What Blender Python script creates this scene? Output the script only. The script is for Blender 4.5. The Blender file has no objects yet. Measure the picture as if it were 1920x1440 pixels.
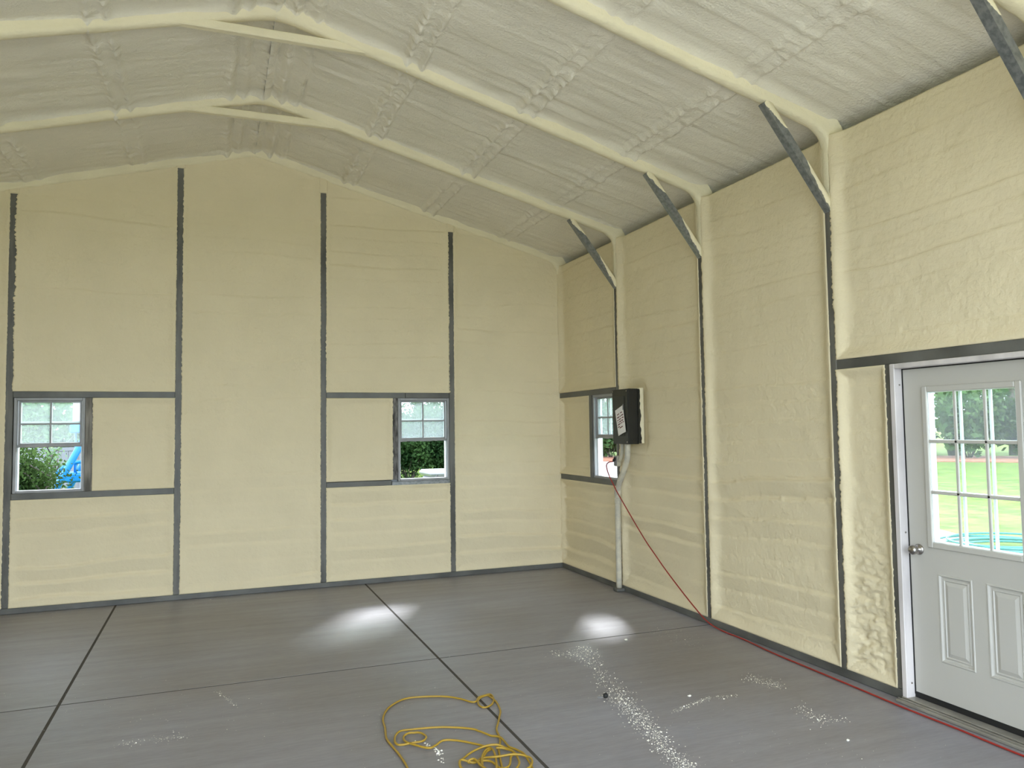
import bpy, math, random
import numpy as np
from mathutils import Matrix, Vector

random.seed(7)
rng = np.random.default_rng(11)
scene = bpy.context.scene
COL = scene.collection

# ------------------------------------------------------------------ camera
FPX, YAW, PITCH, ROLL = 1445.2, 0.3681, 0.0570, -0.0136
EYE = Vector((0.0, 0.0, 1.695))
cam_data = bpy.data.cameras.new('camera')
cam_data.sensor_fit = 'HORIZONTAL'
cam_data.sensor_width = 36.0
cam_data.lens = FPX / 1920.0 * 36.0
cam_data.clip_start, cam_data.clip_end = 0.05, 400
cam = bpy.data.objects.new('camera', cam_data)
COL.objects.link(cam)
_f = Vector((math.sin(YAW) * math.cos(PITCH), math.cos(YAW) * math.cos(PITCH), math.sin(PITCH)))
_r = Vector((math.cos(YAW), -math.sin(YAW), 0))
_u = _r.cross(_f)
_c, _s = math.cos(ROLL), math.sin(ROLL)
_r2, _u2 = _r * _c + _u * _s, _u * _c - _r * _s
cam.matrix_world = Matrix(((_r2.x, _u2.x, -_f.x, EYE.x), (_r2.y, _u2.y, -_f.y, EYE.y), (_r2.z, _u2.z, -_f.z, EYE.z), (0, 0, 0, 1)))
scene.camera = cam

# ------------------------------------------------------------------ sky, sun, exposure
SKY = 2.6
EXPOSURE = 1.46
world = bpy.data.worlds.new('overcast_sky')
scene.world = world
world.use_nodes = True
_bg = world.node_tree.nodes['Background']
_bg.inputs['Color'].default_value = (0.77, 0.885, 1.0, 1)
_bg.inputs['Strength'].default_value = SKY
sun_data = bpy.data.lights.new('hazy_sun', 'SUN')
sun_data.energy = 3.0
sun_data.angle = math.radians(10)
sun_data.color = (0.93, 0.96, 1.0)
sun = bpy.data.objects.new('hazy_sun', sun_data)
COL.objects.link(sun)
sun.rotation_euler = Vector((-0.394, -0.682, -0.616)).to_track_quat('-Z', 'Y').to_euler()
scene.view_settings.view_transform = 'Standard'
scene.view_settings.look = 'None'
scene.view_settings.gamma = 1.0
scene.view_settings.use_curve_mapping = False
scene.view_settings.exposure = EXPOSURE
scene.cycles.max_bounces = 9
scene.cycles.diffuse_bounces = 6
scene.cycles.transparent_max_bounces = 16
scene.cycles.adaptive_threshold = 0.025

# ------------------------------------------------------------------ dimensions (metres)
D, W = 8.62, 3.95             # inner faces of the steel on the back and right walls
RX = 0.385                    # ridge
XL = 2 * RX - W               # left wall
SL, APEX = 0.268, 4.676       # rafter underside
FOAM = 0.085                  # ceiling foam above the rafter underside
YF = -0.50                    # front gable
FRAMES = [7.166, 5.633, 4.121, 2.60, 1.08]
PURLINS = [1.38, 2.31, 3.24, -0.75, -1.68, -2.60]
T = 0.06                      # steel tube


def zr(x):
    return APEX - SL * np.abs(x - RX)


# ------------------------------------------------------------------ noise
def _hash(i, j, seed):
    n = (i * 374761393 + j * 668265263 + seed * 1442695041) & 0xffffffff
    n = ((n ^ (n >> 13)) * 1274126177) & 0xffffffff
    return ((n ^ (n >> 16)) & 0xffff) / 65535.0


def vn(x, y, seed=0):
    x = np.asarray(x, float); y = np.asarray(y, float)
    xi = np.floor(x).astype(np.int64); yi = np.floor(y).astype(np.int64)
    fx, fy = x - xi, y - yi
    fx = fx * fx * fx * (fx * (fx * 6 - 15) + 10); fy = fy * fy * fy * (fy * (fy * 6 - 15) + 10)
    a = _hash(xi, yi, seed); b = _hash(xi + 1, yi, seed); c = _hash(xi, yi + 1, seed); d = _hash(xi + 1, yi + 1, seed)
    return (a + (b - a) * fx) * (1 - fy) + (c + (d - c) * fx) * fy - 0.5


def sstep(a, b, x):
    t = np.clip((x - a) / (b - a), 0, 1)
    return t * t * (3 - 2 * t)


# ------------------------------------------------------------------ materials
MATS = {}


def mat(name, color=(0.5, 0.5, 0.5), rough=0.6, metal=0.0, spec=0.5, var=0.0, scale=5.0, stretch=(1, 1, 1), bump=0.0, bscale=40.0, bdist=0.01, color2=None, detail=6, rvar=0.0):
    m = bpy.data.materials.new(name)
    m.use_nodes = True
    nt = m.node_tree
    b = nt.nodes['Principled BSDF']
    b.inputs['Base Color'].default_value = (*color, 1)
    b.inputs['Roughness'].default_value = rough
    b.inputs['Metallic'].default_value = metal
    b.inputs['Specular IOR Level'].default_value = spec
    if var or bump or color2 or rvar:
        tc = nt.nodes.new('ShaderNodeTexCoord')
        mp = nt.nodes.new('ShaderNodeMapping')
        mp.inputs['Scale'].default_value = stretch
        nt.links.new(tc.outputs['Object'], mp.inputs['Vector'])
        n = nt.nodes.new('ShaderNodeTexNoise')
        n.inputs['Scale'].default_value = scale
        n.inputs['Detail'].default_value = detail
        nt.links.new(mp.outputs['Vector'], n.inputs['Vector'])
        cr = nt.nodes.new('ShaderNodeValToRGB')
        c2 = color2 or tuple(min(1, c * (1 + var)) for c in color)
        c1 = color if color2 else tuple(c * (1 - var) for c in color)
        cr.color_ramp.elements[0].position = 0.35; cr.color_ramp.elements[1].position = 0.65
        cr.color_ramp.elements[0].color = (*c1, 1); cr.color_ramp.elements[1].color = (*c2, 1)
        nt.links.new(n.outputs['Fac'], cr.inputs['Fac'])
        nt.links.new(cr.outputs['Color'], b.inputs['Base Color'])
        if rvar:
            mr = nt.nodes.new('ShaderNodeMapRange')
            mr.inputs['From Min'].default_value = 0.3; mr.inputs['From Max'].default_value = 0.7
            mr.inputs['To Min'].default_value = max(0.02, rough - rvar); mr.inputs['To Max'].default_value = min(1, rough + rvar)
            nt.links.new(n.outputs['Fac'], mr.inputs['Value'])
            nt.links.new(mr.outputs['Result'], b.inputs['Roughness'])
        if bump:
            n2 = nt.nodes.new('ShaderNodeTexNoise')
            n2.inputs['Scale'].default_value = bscale
            n2.inputs['Detail'].default_value = 3
            nt.links.new(mp.outputs['Vector'], n2.inputs['Vector'])
            bp = nt.nodes.new('ShaderNodeBump')
            bp.inputs['Strength'].default_value = bump
            bp.inputs['Distance'].default_value = bdist
            nt.links.new(n2.outputs['Fac'], bp.inputs['Height'])
            nt.links.new(bp.outputs['Normal'], b.inputs['Normal'])
    MATS[name] = m
    return m


mat('wall_foam', (0.735, 0.645, 0.445), 0.85, spec=0.25, var=0.02, scale=2.2, bump=0.55, bscale=46, bdist=0.008)
mat('ceiling_foam', (0.77, 0.722, 0.60), 0.85, spec=0.25, var=0.035, scale=2.0, bump=0.7, bscale=62, bdist=0.010)  # same foam as the walls, greyed to put the ceiling's light into the colour
mat('rib_foam', (0.77, 0.70, 0.50), 0.85, spec=0.25, var=0.04, scale=3.0, bump=0.5, bscale=46, bdist=0.008)
mat('steel', (0.115, 0.112, 0.100), 0.5, metal=0.15, var=0.35, scale=4.0, stretch=(3, 3, 0.6), rvar=0.1)
mat('rail_steel', (0.115, 0.115, 0.105), 0.5, metal=0.15, var=0.3, scale=3.0, rvar=0.1)
mat('spangle', (0.17, 0.18, 0.185), 0.42, metal=0.5, color2=(0.28, 0.29, 0.29), scale=38, detail=2, rvar=0.12)
def concrete_mat():
    """steel-troweled slab: warm grey paste tinted with bluish sky sheen, long trowel streaks, uneven polish"""
    m = bpy.data.materials.new('concrete'); m.use_nodes = True
    nt = m.node_tree; b = nt.nodes['Principled BSDF']; L = nt.links.new
    b.inputs['Specular IOR Level'].default_value = 1.0
    tc = nt.nodes.new('ShaderNodeTexCoord')
    def noise(scale, st, det):
        mp = nt.nodes.new('ShaderNodeMapping'); mp.inputs['Scale'].default_value = st
        n = nt.nodes.new('ShaderNodeTexNoise'); n.inputs['Scale'].default_value = scale; n.inputs['Detail'].default_value = det
        L(tc.outputs['Object'], mp.inputs['Vector']); L(mp.outputs['Vector'], n.inputs['Vector'])
        return n.outputs['Fac']
    streak, mottle, fine = noise(2.0, (0.5, 5.0, 1), 10), noise(0.75, (1, 1, 1), 5), noise(34, (0.35, 1.6, 1), 4)
    def ramp(fac, c0, c1, p0=0.3, p1=0.7):
        r = nt.nodes.new('ShaderNodeValToRGB'); e = r.color_ramp.elements
        e[0].position, e[1].position = p0, p1; e[0].color, e[1].color = (*c0, 1), (*c1, 1)
        L(fac, r.inputs['Fac']); return r.outputs['Color']
    def mul(a, c):
        x = nt.nodes.new('ShaderNodeMix'); x.data_type = 'RGBA'; x.blend_type = 'MULTIPLY'; x.inputs['Factor'].default_value = 1
        L(a, x.inputs['A']); L(c, x.inputs['B']); return x.outputs['Result']
    col = ramp(mottle, (0.198, 0.180, 0.183), (0.268, 0.264, 0.298))  # bluish end of the ramp puts some sky sheen into the colour
    col = mul(col, ramp(streak, (0.93, 0.925, 0.92), (1.05, 1.055, 1.07)))
    col = mul(col, ramp(fine, (0.90, 0.90, 0.90), (1.06, 1.06, 1.06)))
    L(col, b.inputs['Base Color'])
    def rng_(fac, lo, hi):
        r = nt.nodes.new('ShaderNodeMapRange'); r.inputs['From Min'].default_value = 0.3; r.inputs['From Max'].default_value = 0.7
        r.inputs['To Min'].default_value = lo; r.inputs['To Max'].default_value = hi
        L(fac, r.inputs['Value']); return r.outputs['Result']
    a = nt.nodes.new('ShaderNodeMath'); a.operation = 'ADD'
    L(rng_(streak, 0.26, 0.18), a.inputs[0]); L(rng_(mottle, 0.22, 0.30), a.inputs[1])
    L(a.outputs[0], b.inputs['Roughness'])
    MATS['concrete'] = m


concrete_mat()
mat('bounce_concrete', (0.56, 0.53, 0.49), 0.85, var=0.06, scale=2)  # pale on purpose: the unseen apron reflects daylight into the room
mat('joint', (0.05, 0.043, 0.036), 0.9)
mat('pale_concrete', (0.27, 0.26, 0.26), 0.8, var=0.08, scale=3)
mat('white_paint', (0.50, 0.485, 0.445), 0.38, var=0.015, scale=3)
mat('white_trim', (0.60, 0.56, 0.55), 0.5, var=0.16, scale=7, stretch=(1, 1, 0.25))
mat('vinyl', (0.29, 0.29, 0.295), 0.4, var=0.1, scale=9)  # window vinyl with its indoor shade put into the grey
mat('white_vinyl', (0.80, 0.83, 0.87), 0.4)
mat('weathered_wood', (0.10, 0.092, 0.078), 0.8, color2=(0.27, 0.25, 0.22), scale=14, stretch=(2, 2, 0.25))
mat('dark_wood', (0.035, 0.032, 0.03), 0.8, color2=(0.22, 0.21, 0.20), scale=20, stretch=(2, 2, 0.5))
mat('black_paint', (0.011, 0.011, 0.009), 0.45, var=0.2, scale=8)
mat('black_rubber', (0.008, 0.008, 0.008), 0.7)
mat('paper', (0.80, 0.78, 0.77), 0.8)
mat('red_ink', (0.13, 0.02, 0.03), 0.7)
mat('pvc', (0.42, 0.40, 0.34), 0.6, color2=(0.60, 0.56, 0.44), scale=12)
mat('grey_plastic', (0.20, 0.20, 0.20), 0.5)
mat('nickel', (0.42, 0.40, 0.38), 0.25, metal=1.0)
mat('sill_metal', (0.30, 0.28, 0.24), 0.45, metal=0.3, var=0.15, scale=6)
mat('yellow_cord', (0.36, 0.225, 0.022), 0.45)
mat('red_cord', (0.30, 0.018, 0.012), 0.45)
mat('crumb', (0.88, 0.86, 0.76), 0.9)
mat('siding', (0.55, 0.57, 0.60), 0.5)
mat('roof_sheet', (0.35, 0.36, 0.38), 0.5)
mat('grass', (0.060, 0.105, 0.014), 0.95, spec=0.1, color2=(0.14, 0.185, 0.04), scale=2.6, detail=12)
mat('mulch', (0.30, 0.12, 0.07), 0.95, var=0.3, scale=5)
mat('bark', (0.10, 0.085, 0.07), 0.9, var=0.3, scale=6, stretch=(1, 1, 0.2))
mat('fence_vinyl', (0.15, 0.155, 0.185), 0.5)
mat('blue_metal', (0.0, 0.16, 0.46), 0.4)
mat('pink_plastic', (0.35, 0.25, 0.28), 0.6)
mat('teal_hose', (0.0, 0.20, 0.18), 0.4)
mat('white_gloss', (0.24, 0.24, 0.27), 0.45)


def leaf_mat(name, c1, c2):
    m = bpy.data.materials.new(name); m.use_nodes = True
    nt = m.node_tree; nt.nodes.remove(nt.nodes['Principled BSDF'])
    out = nt.nodes['Material Output']
    tc = nt.nodes.new('ShaderNodeTexCoord'); n = nt.nodes.new('ShaderNodeTexNoise')
    n.inputs['Scale'].default_value = 1.3; n.inputs['Detail'].default_value = 8
    nt.links.new(tc.outputs['Object'], n.inputs['Vector'])
    cr = nt.nodes.new('ShaderNodeValToRGB')
    cr.color_ramp.elements[0].position = 0.35; cr.color_ramp.elements[1].position = 0.65
    cr.color_ramp.elements[0].color = (*c1, 1); cr.color_ramp.elements[1].color = (*c2, 1)
    nt.links.new(n.outputs['Fac'], cr.inputs['Fac'])
    d = nt.nodes.new('ShaderNodeBsdfDiffuse'); t = nt.nodes.new('ShaderNodeBsdfTranslucent')
    mx = nt.nodes.new('ShaderNodeMixShader'); mx.inputs['Fac'].default_value = 0.4
    for s in (d, t): nt.links.new(cr.outputs['Color'], s.inputs['Color'])
    nt.links.new(d.outputs[0], mx.inputs[1]); nt.links.new(t.outputs[0], mx.inputs[2])
    nt.links.new(mx.outputs[0], out.inputs['Surface'])
    MATS[name] = m


leaf_mat('leaf_mid', (0.05, 0.11, 0.04), (0.16, 0.25, 0.10))
leaf_mat('leaf_pale', (0.10, 0.19, 0.08), (0.25, 0.36, 0.17))
leaf_mat('leaf_dark', (0.018, 0.04, 0.014), (0.075, 0.12, 0.035))


leaf_mat('leaf_hedge', (0.012, 0.035, 0.014), (0.07, 0.13, 0.045))


def glass_mat(name, haze):
    """thin pane: mostly clear, a grazing reflection, and a milky translucent haze"""
    m = bpy.data.materials.new(name); m.use_nodes = True
    nt = m.node_tree; nt.nodes.remove(nt.nodes['Principled BSDF'])
    out = nt.nodes['Material Output']
    tr = nt.nodes.new('ShaderNodeBsdfTransparent'); tr.inputs['Color'].default_value = (0.95, 0.98, 0.97, 1)
    gl = nt.nodes.new('ShaderNodeBsdfGlossy'); gl.inputs['Roughness'].default_value = 0.03
    fr = nt.nodes.new('ShaderNodeFresnel'); fr.inputs['IOR'].default_value = 1.10
    m1 = nt.nodes.new('ShaderNodeMixShader')
    nt.links.new(fr.outputs[0], m1.inputs['Fac']); nt.links.new(tr.outputs[0], m1.inputs[1]); nt.links.new(gl.outputs[0], m1.inputs[2])
    di = nt.nodes.new('ShaderNodeBsdfTranslucent'); di.inputs['Color'].default_value = (0.92, 0.96, 1, 1)
    m2 = nt.nodes.new('ShaderNodeMixShader'); m2.inputs['Fac'].default_value = haze
    nt.links.new(m1.outputs[0], m2.inputs[1]); nt.links.new(di.outputs[0], m2.inputs[2])
    nt.links.new(m2.outputs[0], out.inputs['Surface'])
    MATS[name] = m


glass_mat('hazy_glass', 0.05)
glass_mat('door_glass', 0.035)


# ------------------------------------------------------------------ mesh helpers
def raw(name, verts, faces, material, parent=None, smooth=False):
    me = bpy.data.meshes.new(name)
    me.from_pydata([tuple(v) for v in verts], [], [tuple(f) for f in faces])
    if smooth:
        me.polygons.foreach_set('use_smooth', [True] * len(me.polygons))
    me.materials.append(MATS[material])
    o = bpy.data.objects.new(name, me)
    COL.objects.link(o)
    if parent is not None:
        o.parent = parent
    return o


class MB:
    """collects the shapes of ONE part"""
    def __init__(self):
        self.v = []; self.f = []

    def add(self, v, f):
        n = len(self.v)
        self.v += [tuple(p) for p in v]
        self.f += [tuple(i + n for i in q) for q in f]
        return self

    def box(self, a, b, ch=0.0):
        """box between two corners with chamfered edges"""
        lo = [min(p, q) for p, q in zip(a, b)]; hi = [max(p, q) for p, q in zip(a, b)]
        ch = min(ch, *[(h - l) * 0.45 for l, h in zip(lo, hi)])
        if ch <= 0:
            v = [(x, y, z) for x in (lo[0], hi[0]) for y in (lo[1], hi[1]) for z in (lo[2], hi[2])]
            return self.add(v, [(0, 1, 3, 2), (4, 6, 7, 5), (0, 4, 5, 1), (2, 3, 7, 6), (0, 2, 6, 4), (1, 5, 7, 3)])
        v = []; idx = {}
        for sx in (0, 1):
            for sy in (0, 1):
                for sz in (0, 1):
                    s = (sx, sy, sz)
                    for ax in range(3):
                        p = []
                        for k in range(3):
                            e = hi[k] if s[k] else lo[k]
                            if k != ax:
                                e += -ch if s[k] else ch
                            p.append(e)
                        idx[(s, ax)] = len(v); v.append(p)
        f = []
        for ax in range(3):
            o1, o2 = [k for k in range(3) if k != ax]
            for sv in (0, 1):
                q = []
                for a1, a2 in ((0, 0), (1, 0), (1, 1), (0, 1)):
                    s = [0, 0, 0]; s[ax] = sv; s[o1] = a1; s[o2] = a2
                    q.append(idx[(tuple(s), ax)])
                f.append(q)
            for a1 in (0, 1):
                for a2 in (0, 1):
                    s0 = [0, 0, 0]; s0[o1] = a1; s0[o2] = a2
                    s1 = list(s0); s1[ax] = 1
                    f.append([idx[(tuple(s0), o1)], idx[(tuple(s1), o1)], idx[(tuple(s1), o2)], idx[(tuple(s0), o2)]])
        for sx in (0, 1):
            for sy in (0, 1):
                for sz in (0, 1):
                    f.append([idx[((sx, sy, sz), k)] for k in range(3)])
        return self.add(v, f)

    def bar(self, p, q, w, h=None, up=(0, 0, 1)):
        """rectangular bar along p->q"""
        p = np.array(p, float); q = np.array(q, float); h = h or w
        d = q - p; L = np.linalg.norm(d); d /= L
        s = np.cross(d, up)
        if np.linalg.norm(s) < 1e-4: s = np.cross(d, (0, 1, 0))
        s /= np.linalg.norm(s); u = np.cross(s, d)
        v = [e + s * a * w / 2 + u * b * h / 2 for e in (p, q) for a, b in ((-1, -1), (1, -1), (1, 1), (-1, 1))]
        return self.add(v, [(0, 3, 2, 1), (4, 5, 6, 7)] + [(i, (i + 1) % 4, 4 + (i + 1) % 4, 4 + i) for i in range(4)])

    def tube(self, pts, r, seg=8, cap=True):
        pts = np.array(pts, float); n = len(pts)
        r = np.full(n, r) if np.isscalar(r) else np.array(r)
        tg = np.gradient(pts, axis=0); tg /= np.linalg.norm(tg, axis=1)[:, None] + 1e-12
        a = np.cross(tg[0], (0, 0, 1.0))
        if np.linalg.norm(a) < 1e-3: a = np.cross(tg[0], (0, 1.0, 0))
        a /= np.linalg.norm(a)
        v = []
        for i in range(n):
            a = a - tg[i] * (a @ tg[i]); a /= np.linalg.norm(a)
            b = np.cross(tg[i], a)
            for k in range(seg):
                t = 2 * math.pi * k / seg
                v.append(pts[i] + (a * math.cos(t) + b * math.sin(t)) * r[i])
        f = [(i * seg + k, i * seg + (k + 1) % seg, (i + 1) * seg + (k + 1) % seg, (i + 1) * seg + k) for i in range(n - 1) for k in range(seg)]
        if cap:
            f += [tuple(range(seg))[::-1], tuple((n - 1) * seg + k for k in range(seg))]
        return self.add(v, f)

    def lathe(self, prof, origin, axis, seg=20):
        """profile [(radius, distance along axis)]"""
        axis = np.array(axis, float); axis /= np.linalg.norm(axis)
        a = np.cross(axis, (0, 0, 1.0))
        if np.linalg.norm(a) < 1e-3: a = np.array((1.0, 0, 0))
        a /= np.linalg.norm(a); b = np.cross(axis, a); o = np.array(origin, float)
        v = [o + axis * h + (a * math.cos(2 * math.pi * k / seg) + b * math.sin(2 * math.pi * k / seg)) * r for r, h in prof for k in range(seg)]
        n = len(prof)
        f = [(i * seg + k, i * seg + (k + 1) % seg, (i + 1) * seg + (k + 1) % seg, (i + 1) * seg + k) for i in range(n - 1) for k in range(seg)]
        f += [tuple(range(seg))[::-1], tuple((n - 1) * seg + k for k in range(seg))]
        return self.add(v, f)

    def ring(self, axis_map, a0, a1, z0, z1, w, d0, d1, ch=0.004, wt=None, wb=None):
        """rectangular frame of four members; axis_map(a, d, z) -> point pair for box()"""
        wt = w if wt is None else wt; wb = w if wb is None else wb
        for (p, q, r, s) in ((a0, a0 + w, z0, z1), (a1 - w, a1, z0, z1), (a0 + w, a1 - w, z1 - wt, z1), (a0 + w, a1 - w, z0, z0 + wb)):
            self.box(axis_map(p, d0, r), axis_map(q, d1, s), ch)
        return self

    def build(self, name, material, parent=None, smooth=False):
        return raw(name, self.v, self.f, material, parent, smooth)


def spline(pts, n=8):
    P = np.array(pts, float)
    P = np.vstack([2 * P[0] - P[1], P, 2 * P[-1] - P[-2]])
    out = []
    for i in range(1, len(P) - 2):
        for t in np.linspace(0, 1, n, endpoint=False):
            a, b, c, d = P[i - 1], P[i], P[i + 1], P[i + 2]
            out.append(0.5 * (2 * b + (c - a) * t + (2 * a - 5 * b + 4 * c - d) * t * t + (3 * b - a - 3 * c + d) * t ** 3))
    out.append(P[-2])
    return np.array(out)


def tag(o, label, cat, group=None, kind=None):
    o['label'] = label; o['category'] = cat
    if group: o['group'] = group
    if kind: o['kind'] = kind
    return o


def empty(name, loc=(0, 0, 0), rz=0.0):
    e = bpy.data.objects.new(name, None); e.empty_display_size = 0.1
    COL.objects.link(e); e.location = loc; e.rotation_euler = (0, 0, rz)
    return e


def grid_obj(name, X, Y, Z, material, parent):
    nu, nv = X.shape
    me = bpy.data.meshes.new(name)
    co = np.stack([X, Y, Z], -1).reshape(-1, 3)
    i = np.arange(nu * nv).reshape(nu, nv)
    q = np.stack([i[:-1, :-1], i[1:, :-1], i[1:, 1:], i[:-1, 1:]], -1).reshape(-1, 4)
    me.vertices.add(len(co)); me.vertices.foreach_set('co', co.ravel())
    me.loops.add(q.size); me.loops.foreach_set('vertex_index', q.ravel().astype(np.int32))
    me.polygons.add(len(q)); me.polygons.foreach_set('loop_start', np.arange(0, q.size, 4, dtype=np.int32))
    me.polygons.foreach_set('use_smooth', np.ones(len(q), bool))
    me.update(calc_edges=True); me.validate()
    me.materials.append(MATS[material])
    o = bpy.data.objects.new(name, me); COL.objects.link(o)
    if parent is not None: o.parent = parent
    return o


# ------------------------------------------------------------------ sprayed foam cells
SEED = [0]


def laps(u, z, amp, pitch, seed):
    """overlapping spray passes: soft ledges with sharp lower lips"""
    w = z / pitch + 0.75 * vn(u * 0.5, z * 1.9, seed) + 0.22 * vn(u * 2.2, z * 2.5, seed + 1) + (_hash(seed, 3, 1) - 0.5) * 0.25 * u
    k = np.floor(w); fr = w - k
    a = amp * (0.2 + 1.6 * _hash(k.astype(np.int64), k.astype(np.int64) * 7 + 3, seed) ** 1.6) * (0.4 + 1.2 * np.clip(0.5 + 1.3 * vn(u * 0.9 + k * 3.3, k * 1.7, seed + 2), 0, 1))
    return a * (fr ** 0.8 * (1 - sstep(0.82, 1.0, fr)) - 0.35)


def foam_cell(parent, wall, u0, u1, z0, z1, recess, fil=0.06, res=0.0125, lap=(0.024, 0.0075), pitch=0.155, jag=(0.003, 0.003), rough=0.0, open_top=False, material='wall_foam'):
    """one bay of sprayed foam between steel members; z1 may be a function of u"""
    SEED[0] += 17; sd = SEED[0]
    nu = max(6, int((u1 - u0) / res)); zt = z1 if callable(z1) else (lambda u: np.full_like(u, z1))
    nv = max(6, int((float(np.max(zt(np.array([u0, (u0 + u1) / 2, u1])))) - z0) / res))
    s = np.linspace(0, 1, nu)[:, None] * np.ones((1, nv)); t = np.ones((nu, 1)) * np.linspace(0, 1, nv)[None, :]
    ub = u0 + (u1 - u0) * s; top = zt(ub); Z = z0 + (top - z0) * t
    def ragged(zz, j, k):
        n = vn(zz * 55, 0.3, sd + k) + 0.8 * vn(zz * 120, 0.7, sd + k + 1)
        return j * (0.6 + 1.6 * n) * (0.4 + 1.5 * np.clip(vn(zz * 3, 0.1, sd + k + 2) + 0.5, 0, 1))
    U = ub - ragged(Z, jag[0], 1) * (1 - s) ** 8 + ragged(Z, jag[1], 4) * s ** 8
    d = np.minimum(np.minimum(U - u0, u1 - U), Z - z0)
    if not open_top: d = np.minimum(d, top - Z)
    d = np.maximum(d, 0)
    fl = fil * (1 + 0.5 * vn(U * 4, Z * 4, sd + 9))
    h = recess * (1 - np.exp(-(d / fl) ** 2)) - 0.003
    body = sstep(0.0, 0.09, d)
    hz = sstep(0.5, 2.2, Z)
    amp = lap[0] * (1 - hz) + lap[1] * hz
    f = laps(U, Z, amp, pitch, sd) * body
    f += body * (0.006 * vn(U * 1.4, Z * 1.8, sd + 5) + 0.005 * vn(U * 5, Z * 8, sd + 6))
    f += (0.25 + 0.75 * body) * (0.0035 * vn(U * 16, Z * 22, sd + 7) + 0.0025 * vn(U * 38, Z * 38, sd + 8))
    if rough:
        r2 = rough * sstep(1.6, 0.2, Z)
        f += body * r2 * (0.045 * np.abs(vn(U * 5 + Z * 2.0, Z * 24 + U * 7, sd + 11)) + 0.030 * np.abs(vn(U * 11 - Z * 3, Z * 38 + U * 9, sd + 13)) + 0.012 * vn(U * 30, Z * 60, sd + 12))
    h = h - f
    if wall == 'right' and u0 < 6.7 < u1:     # foam stops short around the breaker panel
        dy = np.maximum(np.maximum(6.722 - U, U - 7.06), 0); dz = np.maximum(np.maximum(1.52 - Z, Z - 2.08), 0)
        dd = np.sqrt(dy * dy + dz * dz)
        h = h + 0.032 * np.exp(-(dd / (0.055 * (1 + 0.6 * vn(U * 9, Z * 9, 41)))) ** 2)
    # skirt that turns back into the wall so the cut edge has depth
    def pad(A): return np.pad(A, 1, mode='edge')
    U, Z, h = pad(U), pad(Z), pad(h)
    h[0, :] += 0.05; h[-1, :] += 0.05; h[:, 0] += 0.05; h[:, -1] += 0.05
    if wall == 'back': return grid_obj('foam_panel', U, D + h, Z, material, parent)
    if wall == 'right': return grid_obj('foam_panel', W + h, U, Z, material, parent)
    if wall == 'left': return grid_obj('foam_panel', XL - h, U, Z, material, parent)
    if wall == 'front': return grid_obj('foam_panel', U, YF - h, Z, material, parent)


def steel_box(name, parent, a, b, m='steel'):
    return MB().box(a, b, 0.004).build(name, m, parent)


# ------------------------------------------------------------------ floor
floor = MB().box((XL - 0.25, YF - 0.2, -0.15), (W + 0.25, D + 0.2, -0.0012)).build('floor', 'joint')
tag(floor, 'grey troweled concrete floor cut into large slabs', 'floor', kind='structure')
xs = [XL - 0.2, -0.90, 1.56, W + 0.2]
ys = [YF - 0.15, 2.58, 5.632, D + 0.2]
for i in range(3):
    for j in range(3):
        gx, gy = 0.010, 0.0085
        MB().box((xs[i] + gx, ys[j] + gy, -0.03), (xs[i + 1] - gx, ys[j + 1] - gy, 0.0)).build('slab', 'concrete', floor)

# ------------------------------------------------------------------ back wall
wb = MB()
yo0, yo1 = D + 0.085, D + 0.115
WIN1 = (-1.805, -1.197, 1.130, 2.052)
WIN2 = (1.937, 2.541, 1.110, 2.052)
wb.box((XL - 0.12, yo0, 0), (WIN1[0], yo1, 3.72)); wb.box((WIN1[1], yo0, 0), (WIN2[0], yo1, 3.72)); wb.box((WIN2[1], yo0, 0), (W + 0.12, yo1, 3.72))
for w_ in (WIN1, WIN2):
    wb.box((w_[0], yo0, 0), (w_[1], yo1, w_[2])); wb.box((w_[0], yo0, w_[3]), (w_[1], yo1, 3.72))
wb.add([(XL - 0.12, y, 3.72) for y in (yo0, yo1)] + [(W + 0.12, y, 3.72) for y in (yo0, yo1)] + [(RX, y, 4.74) for y in (yo0, yo1)], [(0, 2, 4), (1, 5, 3), (0, 4, 5, 1), (2, 3, 5, 4)])
wall_back = wb.build('wall_back', 'siding')
tag(wall_back, 'gable end wall of cream spray foam between dark steel posts with two small windows', 'wall', kind='structure')
POSTS = [(-1.842, 4.04), (-0.353, 4.455), (1.108, 4.333), (2.573, 4.01)]
PW = 0.032
for x, zt in POSTS:
    steel_box('post', wall_back, (x - PW, D, 0.055), (x + PW, D + 0.06, zt))
steel_box('base_rail', wall_back, (XL, D - 0.004, 0), (W, D + 0.06, 0.055), 'rail_steel')
HZ0, HZ1, SZ0, SZ1 = 2.050, 2.112, 1.070, 1.132
P1, P2, P3, P4 = [p[0] for p in POSTS]
steel_box('header_rail', wall_back, (P1 + PW, D, HZ0), (P2 - PW, D + 0.06, HZ1), 'rail_steel')
steel_box('sill_rail', wall_back, (P1 + PW, D, SZ0), (P2 - PW, D + 0.06, SZ1), 'rail_steel')
steel_box('header_rail', wall_back, (P3 + PW, D, HZ0), (2.02, D + 0.06, HZ1), 'rail_steel')
steel_box('header_rail', wall_back, (2.024, D + 0.003, HZ0 + 0.002), (P4 - PW, D + 0.06, HZ1), 'rail_steel')
steel_box('sill_rail', wall_back, (P3 + PW, D, SZ0), (1.86, D + 0.06, SZ1 - 0.005), 'rail_steel')
steel_box('sill_rail', wall_back, (1.862, D + 0.002, SZ0 - 0.004), (P4 - PW, D + 0.06, SZ1 - 0.022), 'spangle')
steel_box('window_stud', wall_back, (-1.195, D, SZ1), (-1.127, D + 0.07, HZ0), 'weathered_wood')
steel_box('window_stud', wall_back, (1.872, D, SZ1), (1.935, D + 0.07, HZ0), 'dark_wood')


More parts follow.
